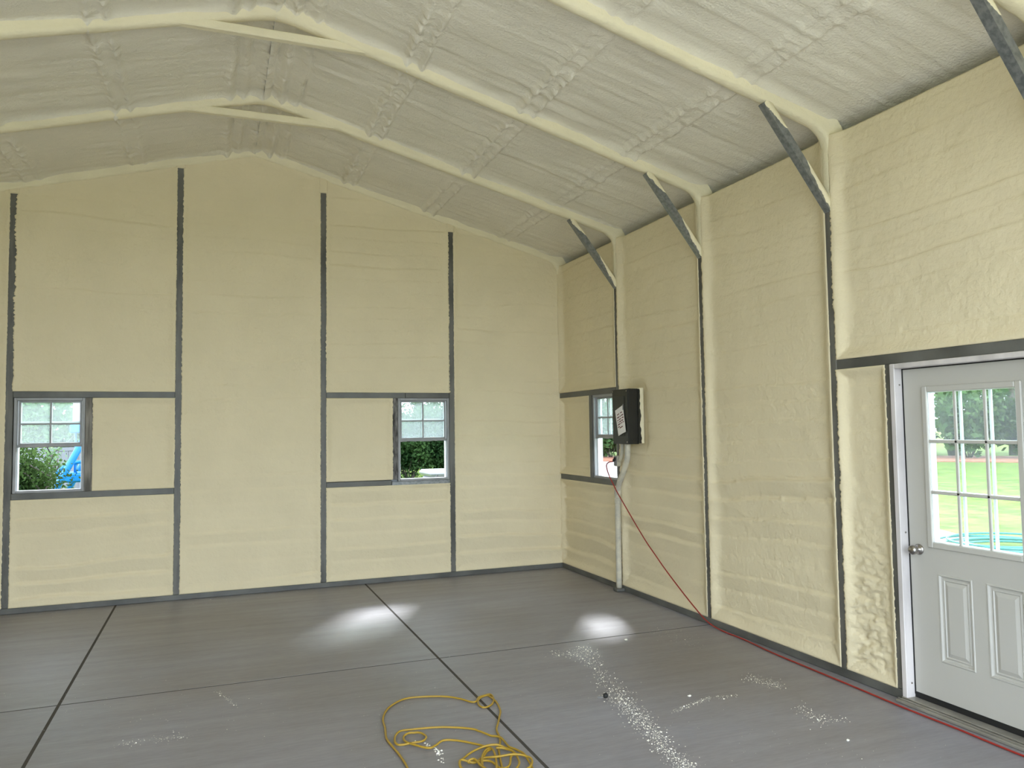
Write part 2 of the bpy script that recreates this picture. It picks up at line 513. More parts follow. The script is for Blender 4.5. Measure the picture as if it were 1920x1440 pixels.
def gtop(u):
    return APEX + 0.05 - SL * np.sqrt((u - RX) ** 2 + 0.012)


RB = 0.022
foam_cell(wall_back, 'back', XL - 0.02, P1 - PW, 0.055, gtop, RB, 0.05)
foam_cell(wall_back, 'back', P2 + PW, P3 - PW, 0.055, gtop, RB, 0.05, jag=(0.004, 0.003))
foam_cell(wall_back, 'back', P4 + PW, W + 0.06, 0.055, gtop, RB, 0.05, lap=(0.026, 0.008))
for a, b, j in ((P1 + PW, P2 - PW, (0.010, 0.003)), (P3 + PW, P4 - PW, (0.004, 0.008))):
    foam_cell(wall_back, 'back', a, b, HZ1, gtop, RB, 0.05, lap=(0.014, 0.0075), jag=j)
    foam_cell(wall_back, 'back', a, b, 0.055, SZ0, RB, 0.05, jag=(0.003, 0.003))
foam_cell(wall_back, 'back', -1.127, P2 - PW, SZ1, HZ0, RB + 0.012, 0.05)
foam_cell(wall_back, 'back', P3 + PW, 1.872, SZ1, HZ0, RB + 0.012, 0.05, lap=(0.008, 0.006))
# foam that rolls over the post tops
for (x, zt) in POSTS:
    zz = float(gtop(np.array(x)))
    if zz - zt > 0.02:
        foam_cell(wall_back, 'back', x - PW - 0.012, x + PW + 0.012, zt, zz, -0.004, 0.02, jag=(0.004, 0.004))

# ------------------------------------------------------------------ right wall
wr = MB()
xo0, xo1 = W + 0.085, W + 0.115
WIN3 = (7.205, 7.765, 1.130, 2.052)          # along y
DOOR = (2.645, 3.645, 0.0, 2.062)
wr.box((xo0, YF - 0.12, 0), (xo1, DOOR[0], 3.70)); wr.box((xo0, DOOR[1], 0), (xo1, WIN3[0], 3.70)); wr.box((xo0, WIN3[1], 0), (xo1, D + 0.115, 3.70))
wr.box((xo0, DOOR[0], DOOR[3]), (xo1, DOOR[1], 3.70)); wr.box((xo0, WIN3[0], 0), (xo1, WIN3[1], WIN3[2])); wr.box((xo0, WIN3[0], WIN3[3]), (xo1, WIN3[1], 3.70))
wall_right = wr.build('wall_right', 'siding')
tag(wall_right, 'long side wall of cream spray foam between steel legs with a white door', 'wall', kind='structure')
for y in FRAMES:
    steel_box('post', wall_right, (W, y - 0.029, 0.055), (W + 0.06, y + 0.029, 3.4))
steel_box('base_rail', wall_right, (W - 0.004, DOOR[1], 0), (W + 0.06, D, 0.058), 'rail_steel')
steel_box('base_rail', wall_right, (W - 0.004, YF, 0), (W + 0.06, DOOR[0], 0.058), 'rail_steel')
MB().box((W + 0.08, YF - 0.1, 3.64), (W + 0.31, D + 0.1, 3.70)).box((W + 0.28, YF - 0.1, 3.70), (W + 0.31, D + 0.1, 3.80)).build('soffit', 'siding', wall_right)
R1, R2, R3, R4 = FRAMES[:4]
HP = 0.029
steel_box('header_rail', wall_right, (W, R1 + HP, HZ0), (W + 0.06, D, HZ1), 'rail_steel')
steel_box('sill_rail', wall_right, (W, R1 + HP, SZ0), (W + 0.06, D, SZ1), 'rail_steel')
steel_box('window_stud', wall_right, (W, 7.768, SZ1), (W + 0.06, 7.832, HZ0), 'rail_steel')
steel_box('header_rail', wall_right, (W, R4 + HP, 2.062), (W + 0.06, R3 - HP, 2.128), 'rail_steel')
steel_box('door_stud', wall_right, (W, 3.647, 0.058), (W + 0.06, 3.692, 2.062))
ET = 3.692
RR = 0.045
kw = dict(recess=RR, fil=0.065, open_top=True)
foam_cell(wall_right, 'right', R1 + HP, D + 0.02, HZ1, ET, **kw, lap=(0.014, 0.0075), jag=(0.006, 0.002))
foam_cell(wall_right, 'right', 7.832, D + 0.02, SZ1, HZ0, RR, 0.05, lap=(0.014, 0.0075))
foam_cell(wall_right, 'right', R1 + HP, D + 0.02, 0.058, SZ0, RR, 0.05)
foam_cell(wall_right, 'right', R2 + HP, R1 - HP, 0.058, ET, **kw, lap=(0.026, 0.008), jag=(0.006, 0.006))
foam_cell(wall_right, 'right', R3 + HP, R2 - HP, 0.058, ET, **kw, lap=(0.030, 0.007), jag=(0.003, 0.005), res=0.011)
foam_cell(wall_right, 'right', R4 + HP, R3 - HP, 2.128, ET, **kw, lap=(0.016, 0.0065), jag=(0.004, 0.009), res=0.010)
foam_cell(wall_right, 'right', 3.692, R3 - HP, 0.058, 2.062, RR, 0.05, lap=(0.008, 0.006), jag=(0.004, 0.009), rough=0.9, res=0.009)
for a, b in ((1.08, 2.60), (YF, 1.08)):
    foam_cell(wall_right, 'right', a + HP, b - HP, 0.058, ET, **kw, res=0.03)


def brace(parent, y, side=1):
    """galvanised knee brace from the leg up to the rafter"""
    sx = (lambda x: x) if side > 0 else (lambda x: 2 * RX - x)
    p, q = (sx(3.995), y, 3.145), (sx(3.435), y, 3.865)
    o = MB().bar(p, q, 0.057, 0.057, up=(0, 1, 0)).build('knee_brace', 'spangle', parent)
    # foam overspray clinging to the two ends of the flank, running out in a ragged wedge
    P = np.array(p); Q = np.array(q); d = Q - P
    nrm = np.array((d[2], 0, -d[0])) / np.linalg.norm(d) * side
    for t0, t1, k in ((0.03, 0.46, 0), (1.0, 0.74, 1)):
        n = 40; v = []
        for i in range(n):
            e = i / (n - 1); t = t0 + (t1 - t0) * e
            cov = (1 - e) ** 0.7 * 0.0575 * (1 + 0.5 * float(vn(e * 9, y, 5 + k)) + 0.25 * float(vn(e * 30, y, 9 + k)))
            cov = min(0.0575, max(0.0, cov)); c = P + d * t
            lo = 0.029 - cov
            for a, b in ((0.0305, -0.004), (0.0300, 0.0025), ((0.029 + lo) / 2, 0.0035), (lo, 0.0)):
                v.append(c + nrm * a + np.array((0, -0.0286 - b, 0)))
        f = [(i * 4 + j, i * 4 + j + 1, i * 4 + 5 + j, i * 4 + 4 + j) for i in range(n - 1) for j in range(3)]
        raw('foam_overspray', v, f, 'rib_foam', o, True)
    return o


for y in FRAMES:
    brace(wall_right, y)

# ------------------------------------------------------------------ left wall and open front (behind the camera)
wl = MB().box((XL - 0.115, YF - 0.12, 0), (XL - 0.085, D + 0.115, 3.86))
wall_left = tag(wl.build('wall_left', 'siding'), 'side wall of cream spray foam facing the white door', 'wall', kind='structure')
for y in FRAMES:
    steel_box('post', wall_left, (XL - 0.06, y - HP, 0.0), (XL, y + HP, 3.4))
for a, b in zip([7.166, 5.633, 4.121, 2.60, 1.08, YF], [D] + FRAMES):
    foam_cell(wall_left, 'left', a + HP, b - HP, 0.0, ET, RR, 0.06, res=0.04)
wf = MB().box((XL - 0.12, YF - 0.10, 0), (XL + 0.06, YF - 0.04, 3.7)).box((W - 0.06, YF - 0.10, 0), (W + 0.12, YF - 0.04, 3.7)).box((XL + 0.06, YF - 0.10, 3.62), (W - 0.06, YF - 0.04, 3.70))
wf.add([(XL - 0.12, YF - 0.07, 3.7), (W + 0.12, YF - 0.07, 3.7), (RX, YF - 0.07, 4.74)], [(0, 1, 2)])
wall_front = tag(wf.build('wall_front', 'siding'), 'open front gable of the building', 'wall', kind='structure')
foam_cell(wall_front, 'front', XL, W, 3.70, gtop, RB, 0.06, res=0.05)

# ------------------------------------------------------------------ ceiling
rf = MB()
for sx in (-1, 1):
    xe = W + 0.30 if sx > 0 else XL - 0.30
    z0, z1 = APEX + 0.16, APEX + 0.16 - SL * (abs(xe - RX))
    ya, yb = YF - 0.3, D + 0.25
    v = [(RX, ya, z0), (RX, yb, z0), (xe, yb, z1), (xe, ya, z1)]
    v += [(x, y, z + 0.04) for x, y, z in v]
    rf.add(v, [(0, 1, 2, 3), (7, 6, 5, 4), (0, 4, 5, 1), (1, 5, 6, 2), (2, 6, 7, 3), (3, 7, 4, 0)])
ceiling = tag(rf.build('ceiling', 'roof_sheet'), 'pitched ceiling coated in cream spray foam over arched steel frames', 'ceiling', kind='structure')


def ceiling_cell(y0, y1, side, res):
    SEED[0] += 13; sd = SEED[0]
    x0, x1 = (RX, W + 0.285) if side > 0 else (XL - 0.10, RX)
    nx, ny = int((x1 - x0) / res), int((y1 - y0) / res)
    X = np.linspace(x0, x1, nx)[:, None] * np.ones((1, ny)); Y = np.ones((nx, 1)) * np.linspace(y0, y1, ny)[None, :]
    base = APEX + FOAM - SL * np.sqrt((X - RX) ** 2 + 0.01)
    d = np.minimum(Y - y0, y1 - Y)
    drop = 0.045 * np.exp(-(d / (0.055 * (1 + 0.5 * vn(X * 5, Y * 5, sd)))) ** 2)
    # spray passes run up the slope, parallel to the rafters
    drop += 0.010 * vn(X * 1.1, Y * 9, sd + 1) + 0.0085 * vn(X * 2.2, Y * 21, sd + 2) + laps(X * 0.8, Y + 0.04 * vn(X * 1.5, Y * 2, sd + 16), 0.004, 0.17, sd + 2)
    drop += 0.012 * vn(X * 1.5, Y * 1.5, sd + 3) + 0.006 * vn(X * 6, Y * 9, sd + 4) + 0.003 * vn(X * 15, Y * 19, sd + 5) + 0.0028 * vn(X * 37, Y * 37, sd + 6)
    for k, p in enumerate(PURLINS):
        if abs(p - RX) > 0 and (p - RX) * side > 0:
            c = X - p + 0.02 * vn(Y * 2.0, k, sd + 7)
            st = 1.05 + 1.0 * vn(Y * 3, k + 5.0, sd + 8)
            rg = 1 + 1.2 * vn(X * 22, Y * 22, sd + 9)
            if k % 3 == 2: st *= 0.6
            drop += st * rg * (0.022 * np.exp(-((c - 0.060) / 0.024) ** 2) + 0.024 * np.exp(-((c + 0.055) / 0.026) ** 2))
            drop += 0.010 * np.exp(-(c / 0.08) ** 2) + 0.016 * np.exp(-(c / 0.12) ** 2) * np.abs(vn(X * 20, Y * 26, sd + 10))
            drop -= 0.006 * (np.exp(-((c - 0.10) / 0.014) ** 2) + np.exp(-((c + 0.095) / 0.014) ** 2)) * np.clip(0.4 + 2 * vn(Y * 5, k, sd + 15), 0, 1.0)
    for k, (p, a, w_) in enumerate(((0.10, 0.020, 0.035), (0.22, 0.018, 0.030), (0.385, 0.024, 0.045), (0.53, 0.020, 0.030), (0.66, 0.010, 0.03))):
        c = X - p + 0.03 * vn(Y * 2.5, k + 9.0, sd - 13 * (1 if side > 0 else 0))
        drop += 1.4 * a * (1 + 0.8 * vn(Y * 5, k, sd + 11) + 0.9 * vn(X * 20, Y * 20, sd + 14)) * np.exp(-(c / w_) ** 2)
        drop -= 0.022 * np.exp(-((c - w_ * 1.5) / 0.012) ** 2) * np.clip(0.5 + 1.6 * vn(Y * 4, k + 3.0, sd + 12), 0, 1)
    return grid_obj('foam_panel', X, Y, base - drop, 'ceiling_foam', ceiling)


ALLF = [D + 0.04] + FRAMES + [YF - 0.05]
for i in range(len(ALLF) - 1):
    y1, y0 = ALLF[i], ALLF[i + 1]
    if i < 4: r_r, r_l = 0.0135, 0.016
    elif i == 4: r_r, r_l = 0.02, 0.04
    else: r_r, r_l = 0.05, 0.05
    ceiling_cell(y0, y1, 1, r_r)
    ceiling_cell(y0, y1, -1, r_l)


def frame_path(zlow, res=0.03):
    """2D path (x,z) of the rounded bow: left leg, rafter, ridge, rafter, right leg"""
    half = W - RX
    xs_ = np.arange(0, half - 0.17, res)
    P = [(x, APEX - SL * math.sqrt(x * x + 0.006)) for x in xs_]
    # fillet between the rafter and the leg
    ex, ez = half - 0.006, APEX - SL * half
    a = np.array((half - 0.16, APEX - SL * (half - 0.16))); c = np.array((ex, ez)); b = np.array((ex, ez - 0.13))
    for t in np.linspace(0, 1, 9):
        P.append(tuple((1 - t) ** 2 * a + 2 * t * (1 - t) * c + t * t * b))
    z = b[1] - res
    while z > zlow:
        P.append((ex, z)); z -= res
    P = np.array(P)
    R = P + np.array((RX, 0)); L = (P * np.array((-1, 1)) + np.array((RX, 0)))[::-1][:-1]
    return np.vstack([L, R])


def rib(y, zlow, res=0.025, hw=0.043, fr=1.0):
    SEED[0] += 7; sd = SEED[0]
    P = frame_path(zlow, res)
    tg = np.gradient(P, axis=0); tg /= np.linalg.norm(tg, axis=1)[:, None]
    N = np.stack([-tg[:, 1], tg[:, 0]], 1)       # outward (up / towards the wall)
    flip = np.sign((N * (P - np.array((RX, 2.0)))).sum(1))[:, None]; N = N * flip
    prof = [(-1.75, 0.125), (-1.30, 0.092), (-1.08, 0.060), (-1.0, 0.030), (-0.88, 0.010), (-0.55, 0.0), (0.0, -0.003), (0.55, 0.0), (0.88, 0.010), (1.0, 0.030), (1.08, 0.060), (1.30, 0.092), (1.75, 0.125)]
    n, m = len(P), len(prof)
    X = np.zeros((n, m)); Y = np.zeros((n, m)); Z = np.zeros((n, m))
    bul = np.zeros(n)
    for p in PURLINS + [RX]:
        bul += np.exp(-((P[:, 0] - p) / 0.085) ** 2) * (P[:, 1] > 3.7)
    arc = np.cumsum(np.r_[0, np.linalg.norm(np.diff(P, axis=0), axis=1)])
    for j, (a, h) in enumerate(prof):
        w_ = hw * (1 + 0.16 * vn(arc * 3, j * 0.9, sd) + 0.10 * vn(arc * 14, j * 1.3, sd + 1) + 0.10 * bul)
        dy = a * w_ + 0.006 * vn(arc * 1.3, 7.7, sd + 2)
        hh = h * (1 + 0.0 * arc) + 0.010 * vn(arc * 4, j * 0.6, sd + 3) * (h > 0.005) + 0.005 * vn(arc * 22, j, sd + 4) - 0.010 * bul * (abs(a) > 0.9)
        X[:, j] = P[:, 0] + N[:, 0] * hh; Z[:, j] = P[:, 1] + N[:, 1] * hh; Y[:, j] = y + dy
    return grid_obj('rafter_rib', X, Y, Z, 'rib_foam', ceiling)


for i, y in enumerate(FRAMES):
    rib(y, 3.17, 0.02 if i < 4 else 0.06)
rib(D + 0.035, 3.68, 0.02, 0.05)
# ridge ties: a level tube under each peak, thinly coated with foam
for i, y in enumerate(FRAMES):
    t = MB().box((RX - 0.66, y - 0.031, 4.503), (RX + 0.66, y + 0.031, 4.566), 0.008).build('ridge_tie', 'rib_foam', ceiling)

# ------------------------------------------------------------------ windows
bmap = lambda a, d, z: (a, D + d, z)
rmap = lambda a, d, z: (W + d, a, z)


def window(name, label, mp, a0, a1, z0, z1, nail=None):
    root = MB().ring(mp, a0, a1, z0, z1, 0.026, 0.012, 0.118, 0.004, wt=0.03, wb=0.026).build(name, 'vinyl')
    tag(root, label, 'window', kind='structure')
    zm = z0 + (z1 - z0) * 0.5
    # stops: white tracks seen in the reveal
    for s in (a0 + 0.026, a1 - 0.026 - 0.010):
        MB().box(mp(s, 0.05, z0 + 0.026), mp(s + 0.010, 0.112, z1 - 0.03), 0.002).build('track', 'white_vinyl', root)
    for k, (d, dz, m_) in enumerate(((0.088, 0.0, 'white_vinyl'), (0.058, -0.012, 'vinyl'))):  # one vinyl in two tones: sunlit outer sash, shaded inner sash, by colour
        b0, b1, c0, c1 = a0 + 0.036, a1 - 0.036, zm - 0.005 + dz, z1 - 0.030 + dz * 0.0
        s = MB().ring(mp, b0, b1, c0, c1, 0.016, d - 0.011, d + 0.011, 0.003, wt=0.018, wb=0.036 if k else 0.03).build('sash', m_, root)
        am, zmm = (b0 + b1) / 2, (c0 + 0.034 + c1 - 0.018) / 2 - (0.010 if k else 0)
        MB().box(mp(am - 0.008, d - 0.007, c0 + 0.03), mp(am + 0.008, d + 0.007, c1 - 0.016), 0.003).build('muntin', m_, s)
        MB().box(mp(b0 + 0.014, d - 0.006, zmm - 0.008), mp(b1 - 0.014, d + 0.006, zmm + 0.008), 0.003).build('muntin', m_, s)
        for (p, q) in ((b0 + 0.014, am - 0.008), (am + 0.008, b1 - 0.014)):
            for (r, t) in ((c0 + 0.034, zmm - 0.008), (zmm + 0.008, c1 - 0.017)):
                MB().box(mp(p, d - 0.0015, r), mp(q, d + 0.0015, t)).build('pane', 'hazy_glass', s)
    # drip of foam along the meeting rail
    n = 40; A = np.linspace(a0 + 0.03, a1 - 0.03, n)
    v = []
    for a in A:
        dr = 0.004 + 0.012 * max(0, float(vn(a * 28, 1.0, 77)) + 0.1)
        zb = zm - 0.017
        v += [mp(a, 0.040, zb + 0.02), mp(a, 0.036, zb), mp(a, 0.038, zb - dr), mp(a, 0.046, zb - dr), mp(a, 0.048, zb + 0.004)]
    raw('foam_drip', v, [(i * 5 + j, i * 5 + j + 1, i * 5 + 6 + j, i * 5 + 5 + j) for i in range(n - 1) for j in range(4)], 'vinyl', root, True)
    return root


window('window_1', 'small raised sash window looking out on a blue play set', bmap, *WIN1)
window('window_2', 'small raised sash window looking out on a white box and hedge', bmap, *WIN2)
window('window_3', 'small raised sash window half hidden behind the black breaker panel', rmap, *WIN3)

# ------------------------------------------------------------------ door
SX = W + 0.052                                 # slab face
SY0, SY1, SZB, SZT = 2.690, 3.604, 0.045, 2.026
dj = MB()
dj.box((W - 0.012, SY1 + 0.004, 0.0), (W + 0.13, 3.645, 2.062), 0.004)
dj.box((W - 0.012, 2.645, 0.0), (W + 0.13, SY0 - 0.004, 2.062), 0.004)
dj.box((W - 0.012, SY0 - 0.004, SZT + 0.004), (W + 0.13, SY1 + 0.004, 2.062), 0.004)
door = tag(dj.build('door_1', 'white_trim'), 'white entry door with nine glass lites above two raised panels', 'door', kind='structure')
# slab built around the glass opening and the two embossed panels
GY0, GY1, GZ0, GZ1 = 2.872, 3.436, 0.975, 1.884
PNL = [(3.190, 3.412, 0.285, 0.800), (2.882, 3.104, 0.285, 0.800)]
sb = MB()
th = 0.044
ycuts = sorted({SY0, SY1, GY0, GY1} | {p for q in PNL for p in q[:2]})
zcuts = sorted({SZB, SZT, GZ0, GZ1, 0.285, 0.800})
for i in range(len(ycuts) - 1):
    for j in range(len(zcuts) - 1):
        ym, zm = (ycuts[i] + ycuts[i + 1]) / 2, (zcuts[j] + zcuts[j + 1]) / 2
        if GY0 < ym < GY1 and GZ0 < zm < GZ1: continue
        if any(p[0] < ym < p[1] and p[2] < zm < p[3] for p in PNL): continue
        sb.box((SX, ycuts[i], zcuts[j]), (SX + th, ycuts[i + 1], zcuts[j + 1]))
slab = sb.build('slab', 'white_paint', door)
for (a, b, c, d) in PNL:
    # moulded panel: bead, valley, bevel, raised field
    steps = [(0.0, 0.0), (0.004, -0.004), (0.010, -0.004), (0.016, 0.008), (0.024, 0.010), (0.034, 0.004), (0.040, 0.010), (0.062, 0.001), (0.070, 0.001)]
    v = []; f = []
    for k, (ins, dep) in enumerate(steps):
        v += [(SX + dep, a + ins, c + ins), (SX + dep, b - ins, c + ins), (SX + dep, b - ins, d - ins), (SX + dep, a + ins, d - ins)]
        if k:
            o_ = (k - 1) * 4
            f += [(o_ + q, o_ + (q + 1) % 4, o_ + 4 + (q + 1) % 4, o_ + 4 + q) for q in range(4)]
    f.append(tuple(len(v) - 4 + q for q in range(4)))
    raw('raised_panel', v, f, 'white_paint', door)
# glazing frame and grille
gf = MB()
gmap = lambda a, d, z: (SX + d, a, z)
gf.ring(gmap, GY0 - 0.028, GY1 + 0.028, GZ0 - 0.028, GZ1 + 0.028, 0.036, -0.012, 0.004, 0.005)
gf.build('glazing_frame', 'white_paint', door)
MB().ring(gmap, GY0 - 0.004, GY1 + 0.004, GZ0 - 0.004, GZ1 + 0.004, 0.014, 0.004, 0.050, 0.002).build('glazing_reveal', 'white_vinyl', door)
gy = [GY0 + (GY1 - GY0) * k / 3 for k in range(4)]; gz = [GZ0 + (GZ1 - GZ0) * k / 3 for k in range(4)]
for dd, dm in ((-0.006, 'white_paint'), (0.040, 'white_vinyl')):
    for k in (1, 2):
        MB().box((SX + dd, gy[k] - 0.010, GZ0), (SX + dd + 0.012, gy[k] + 0.010, GZ1), 0.004).build('muntin', dm, door)
        MB().box((SX + dd, GY0, gz[k] - 0.010), (SX + dd + 0.012, GY1, gz[k] + 0.010), 0.004).build('muntin', dm, door)
for k in range(3):
    for l in range(3):
        MB().box((SX + 0.020, gy[k], gz[l]), (SX + 0.023, gy[k + 1], gz[l + 1])).build('pane', 'door_glass', door)
# knob: rose, neck, ball
kn = MB().lathe([(0.033, 0.0), (0.033, 0.004), (0.026, 0.010), (0.013, 0.014), (0.012, 0.028), (0.020, 0.034), (0.028, 0.046), (0.029, 0.056), (0.024, 0.066), (0.012, 0.071), (0.001, 0.072)], (SX, 3.535, 0.925), (-1, 0, 0), 24)
knob = kn.build('door_knob', 'nickel', door, True)
knob['label'] = 'round satin nickel knob'
MB().box((SX - 0.003, SY0, 0.027), (SX + 0.040, SY1, SZB + 0.016)).build('door_sweep', 'black_rubber', door)
MB().box((SX - 0.003, SY1 - 0.004, SZB), (SX + 0.03, SY1 + 0.004, SZT + 0.004)).box((SX - 0.003, SY0, SZT - 0.003), (SX + 0.03, SY1, SZT + 0.004)).build('weatherstrip', 'black_rubber', door)
sw = MB().box((W - 0.07, 2.645, 0.0), (W + 0.14, 3.645, 0.018), 0.004)
sw.box((W - 0.050, 2.645, 0.018), (W - 0.040, 3.645, 0.024), 0.002).box((W - 0.02, 2.645, 0.018), (W + 0.13, 3.645, 0.026), 0.004)
sw.build('threshold', 'sill_metal', door)
for z in (0.11, 1.02, 1.93):
    MB().lathe([(0.006, 0), (0.006, 0.002), (0.002, 0.003)], (W + 0.028, SY1 + 0.0042, z), (0, -1, 0), 10).build('screw', 'nickel', door)

# ------------------------------------------------------------------ breaker panel, note, conduits, outlet
panel = empty('breaker_panel', (W, 6.89, 1.50))
tag(panel, 'black steel breaker panel mounted beside the window with a paper note', 'breaker panel')


def local(root, mb):
    o = np.array(root.location)
    mb.v = [tuple(np.array(p) - o) for p in mb.v]
    return mb


BX0 = W - 0.125
local(panel, MB().box((BX0 + 0.012, 6.735, 1.518), (W - 0.002, 7.055, 2.072), 0.004)).build('body', 'black_paint', panel)
cov = local(panel, MB().box((BX0, 6.740, 1.522), (BX0 + 0.014, 7.050, 2.068), 0.004)).build('cover', 'black_paint', panel)
local(panel, MB().box((BX0 - 0.006, 6.80, 1.60), (BX0 + 0.001, 7.02, 2.00), 0.003)).build('panel_door', 'black_paint', cov)
local(panel, MB().box((BX0 - 0.011, 6.808, 1.86), (BX0 - 0.005, 6.822, 1.92), 0.002)).build('latch', 'grey_plastic', cov)
for (y, z) in ((6.755, 1.54), (7.035, 1.54), (6.755, 2.05), (7.035, 2.05)):
    local(panel, MB().lathe([(0.007, 0), (0.006, 0.003), (0.001, 0.004)], (BX0, y, z), (-1, 0, 0), 8)).build('screw', 'nickel', cov)
# pale foam-edged backing board with a ragged spray line
local(panel, MB().box((W - 0.002, 6.722, 1.522), (W + 0.055, 7.06, 2.080), 0.006)).build('backing_board', 'rib_foam', panel)
n = 40; zs_ = np.linspace(1.524, 2.068, n); v = []
for z in zs_:
    e = 0.014 + 0.022 * float(vn(z * 14, 0, 3)) + 0.014 * float(vn(z * 40, 0, 4))
    v += [(W - 0.012, 6.7208, z), (W + max(0.0, e), 6.7208, z)]
local(panel, MB().add(v, [(2 * i, 2 * i + 1, 2 * i + 3, 2 * i + 2) for i in range(n - 1)])).build('ragged_paint_edge', 'black_paint', panel)

note = empty('paper_note', (BX0 - 0.0075, 6.895, 1.70))
tag(note, 'white paper note with dark red handwriting taped to the black breaker panel', 'note')
# paper tilted on the cover; corners follow the photograph's slant
c4 = [(6.978, 1.857), (6.817, 1.910), (6.758, 1.643), (6.913, 1.598)]     # (y,z) TL TR BR BL
def paper_pt(s, t, off=0.0):
    a = np.array(c4[0]) * (1 - s) * (1 - t) + np.array(c4[1]) * s * (1 - t) + np.array(c4[2]) * s * t + np.array(c4[3]) * (1 - s) * t
    bend = 0.006 * math.sin(s * math.pi) * (t ** 2) + 0.003 * t
    return (BX0 - 0.0085 - bend - off, a[0], a[1])
ns = 9
pv = [paper_pt(i / (ns - 1), j / (ns - 1)) for i in range(ns) for j in range(ns)] + [paper_pt(i / (ns - 1), j / (ns - 1), -0.0006) for i in range(ns) for j in range(ns)]
pf = [(i * ns + j, i * ns + j + 1, (i + 1) * ns + j + 1, (i + 1) * ns + j) for i in range(ns - 1) for j in range(ns - 1)]
pf += [tuple(k + ns * ns for k in q[::-1]) for q in pf]
local(note, MB().add(pv, pf)).build('sheet', 'paper', note)
hw = MB()
LINES = [(0.22, [(0.18, 0.46), (0.60, 0.82)]), (0.33, [(0.14, 0.42), (0.50, 0.60), (0.66, 0.92)]), (0.43, [(0.12, 0.24), (0.34, 0.62), (0.72, 0.92)]),
         (0.52, [(0.14, 0.24), (0.36, 0.60), (0.66, 0.86)]), (0.60, [(0.12, 0.50), (0.58, 0.70), (0.78, 0.92)]), (0.69, [(0.14, 0.36)]), (0.745, [(0.36, 0.74)])]
rs = random.Random(3)
for t, words_ in LINES:
    for a, b in words_:
        k = max(5, int((b - a) / 0.022)); pts = []
        for q in range(k + 1):
            s = a + (b - a) * q / k
            pts.append(paper_pt(s, t + (0.020 if q % 2 else -0.020) * rs.uniform(0.5, 1.2), 0.0012))
        hw.tube(pts, 0.0017, 4)
local(note, hw).build('handwriting', 'red_ink', note)

pipe = empty('conduit', (W - 0.045, 7.12, 0))
tag(pipe, 'thick pale conduit running from breaker panel down the post to floor', 'pipe')
pth = spline([(W - 0.060, 6.865, 1.525), (W - 0.060, 6.87, 1.42), (W - 0.058, 6.885, 1.36), (W - 0.054, 6.96, 1.25), (W - 0.050, 7.06, 1.13), (W - 0.046, 7.105, 1.05), (W - 0.044, 7.125, 0.95), (W - 0.044, 7.13, 0.5), (W - 0.044, 7.135, 0.03)], 8)
local(pipe, MB().tube(pth, 0.030, 14)).build('pipe', 'pvc', pipe, True)
for z in (1.02, 0.93):
    local(pipe, MB().lathe([(0.034, 0), (0.037, 0.006), (0.037, 0.05), (0.034, 0.056)], (W - 0.045, 7.118, z - 0.03), (0, 0, 1), 16)).build('coupling', 'pvc', pipe, True)
local(pipe, MB().box((W - 0.09, 7.09, 0.0), (W, 7.18, 0.035), 0.006)).build('foot', 'rail_steel', pipe)
pipe2 = empty('short_conduit', (W - 0.05, 7.0, 1.4))
tag(pipe2, 'short narrow conduit between the breaker panel and the outlet box', 'pipe')
local(pipe2, MB().tube(spline([(W - 0.055, 6.985, 1.525), (W - 0.055, 6.99, 1.44), (W - 0.055, 7.02, 1.37), (W - 0.055, 7.06, 1.345)], 6), 0.020, 12)).build('pipe', 'pvc', pipe2, True)
ob = empty('outlet_box', (W - 0.05, 7.10, 1.31))
tag(ob, 'small grey outlet box below the breaker panel with red cord plugged in', 'outlet')
local(ob, MB().box((W - 0.075, 7.06, 1.285), (W - 0.03, 7.135, 1.395), 0.006)).build('body', 'pvc', ob)
local(ob, MB().box((W - 0.080, 7.068, 1.293), (W - 0.074, 7.127, 1.387), 0.003)).build('cover_plate', 'grey_plastic', ob)
local(ob, MB().box((W - 0.086, 7.080, 1.345), (W - 0.079, 7.115, 1.378), 0.003)).build('socket', 'black_rubber', ob)

# ------------------------------------------------------------------ cords
rc = empty('red_extension_cord', (W - 0.1, 4.0, 0))
tag(rc, 'red extension cord hanging from outlet box and running along wall past the door', 'cord')
rp = [(W - 0.10, 7.10, 1.335), (W - 0.125, 7.15, 1.325), (W - 0.135, 7.185, 1.29), (W - 0.120, 7.17, 1.20), (W - 0.095, 7.10, 1.08), (W - 0.085, 7.02, 0.99),
      (W - 0.060, 6.609, 0.627), (W - 0.055, 6.36, 0.455), (W - 0.055, 6.136, 0.318), (W - 0.055, 5.80, 0.135), (W - 0.05, 5.60, 0.040), (W - 0.05, 5.40, 0.010),
      (3.90, 5.10, 0.008), (3.866, 4.75, 0.008), (3.855, 4.45, 0.008), (3.84, 3.944, 0.008), (3.825, 3.513, 0.008), (3.828, 3.175, 0.008), (3.82, 2.861, 0.008), (3.83, 2.4, 0.008), (3.80, 1.6, 0.008), (3.7, 0.6, 0.008)]
local(rc, MB().tube(spline(rp, 8), 0.0056, 8)).build('cable', 'red_cord', rc, True)
local(rc, MB().tube([(W - 0.080, 7.098, 1.36), (W - 0.092, 7.098, 1.352), (W - 0.102, 7.100, 1.335)], [0.014, 0.016, 0.009], 10)).build('plug', 'black_rubber', rc, True)

FR_, RR_, UR_ = np.array(_f), np.array(_r2), np.array(_u2)


def onfloor(u, v, z=0.007):
    """floor point seen at a photograph pixel (a measuring aid for traced cords)"""
    d = FR_ + RR_ * (u - 960) / FPX - UR_ * (v - 720) / FPX
    return np.array(EYE) + d * (z - EYE.z) / d[2]


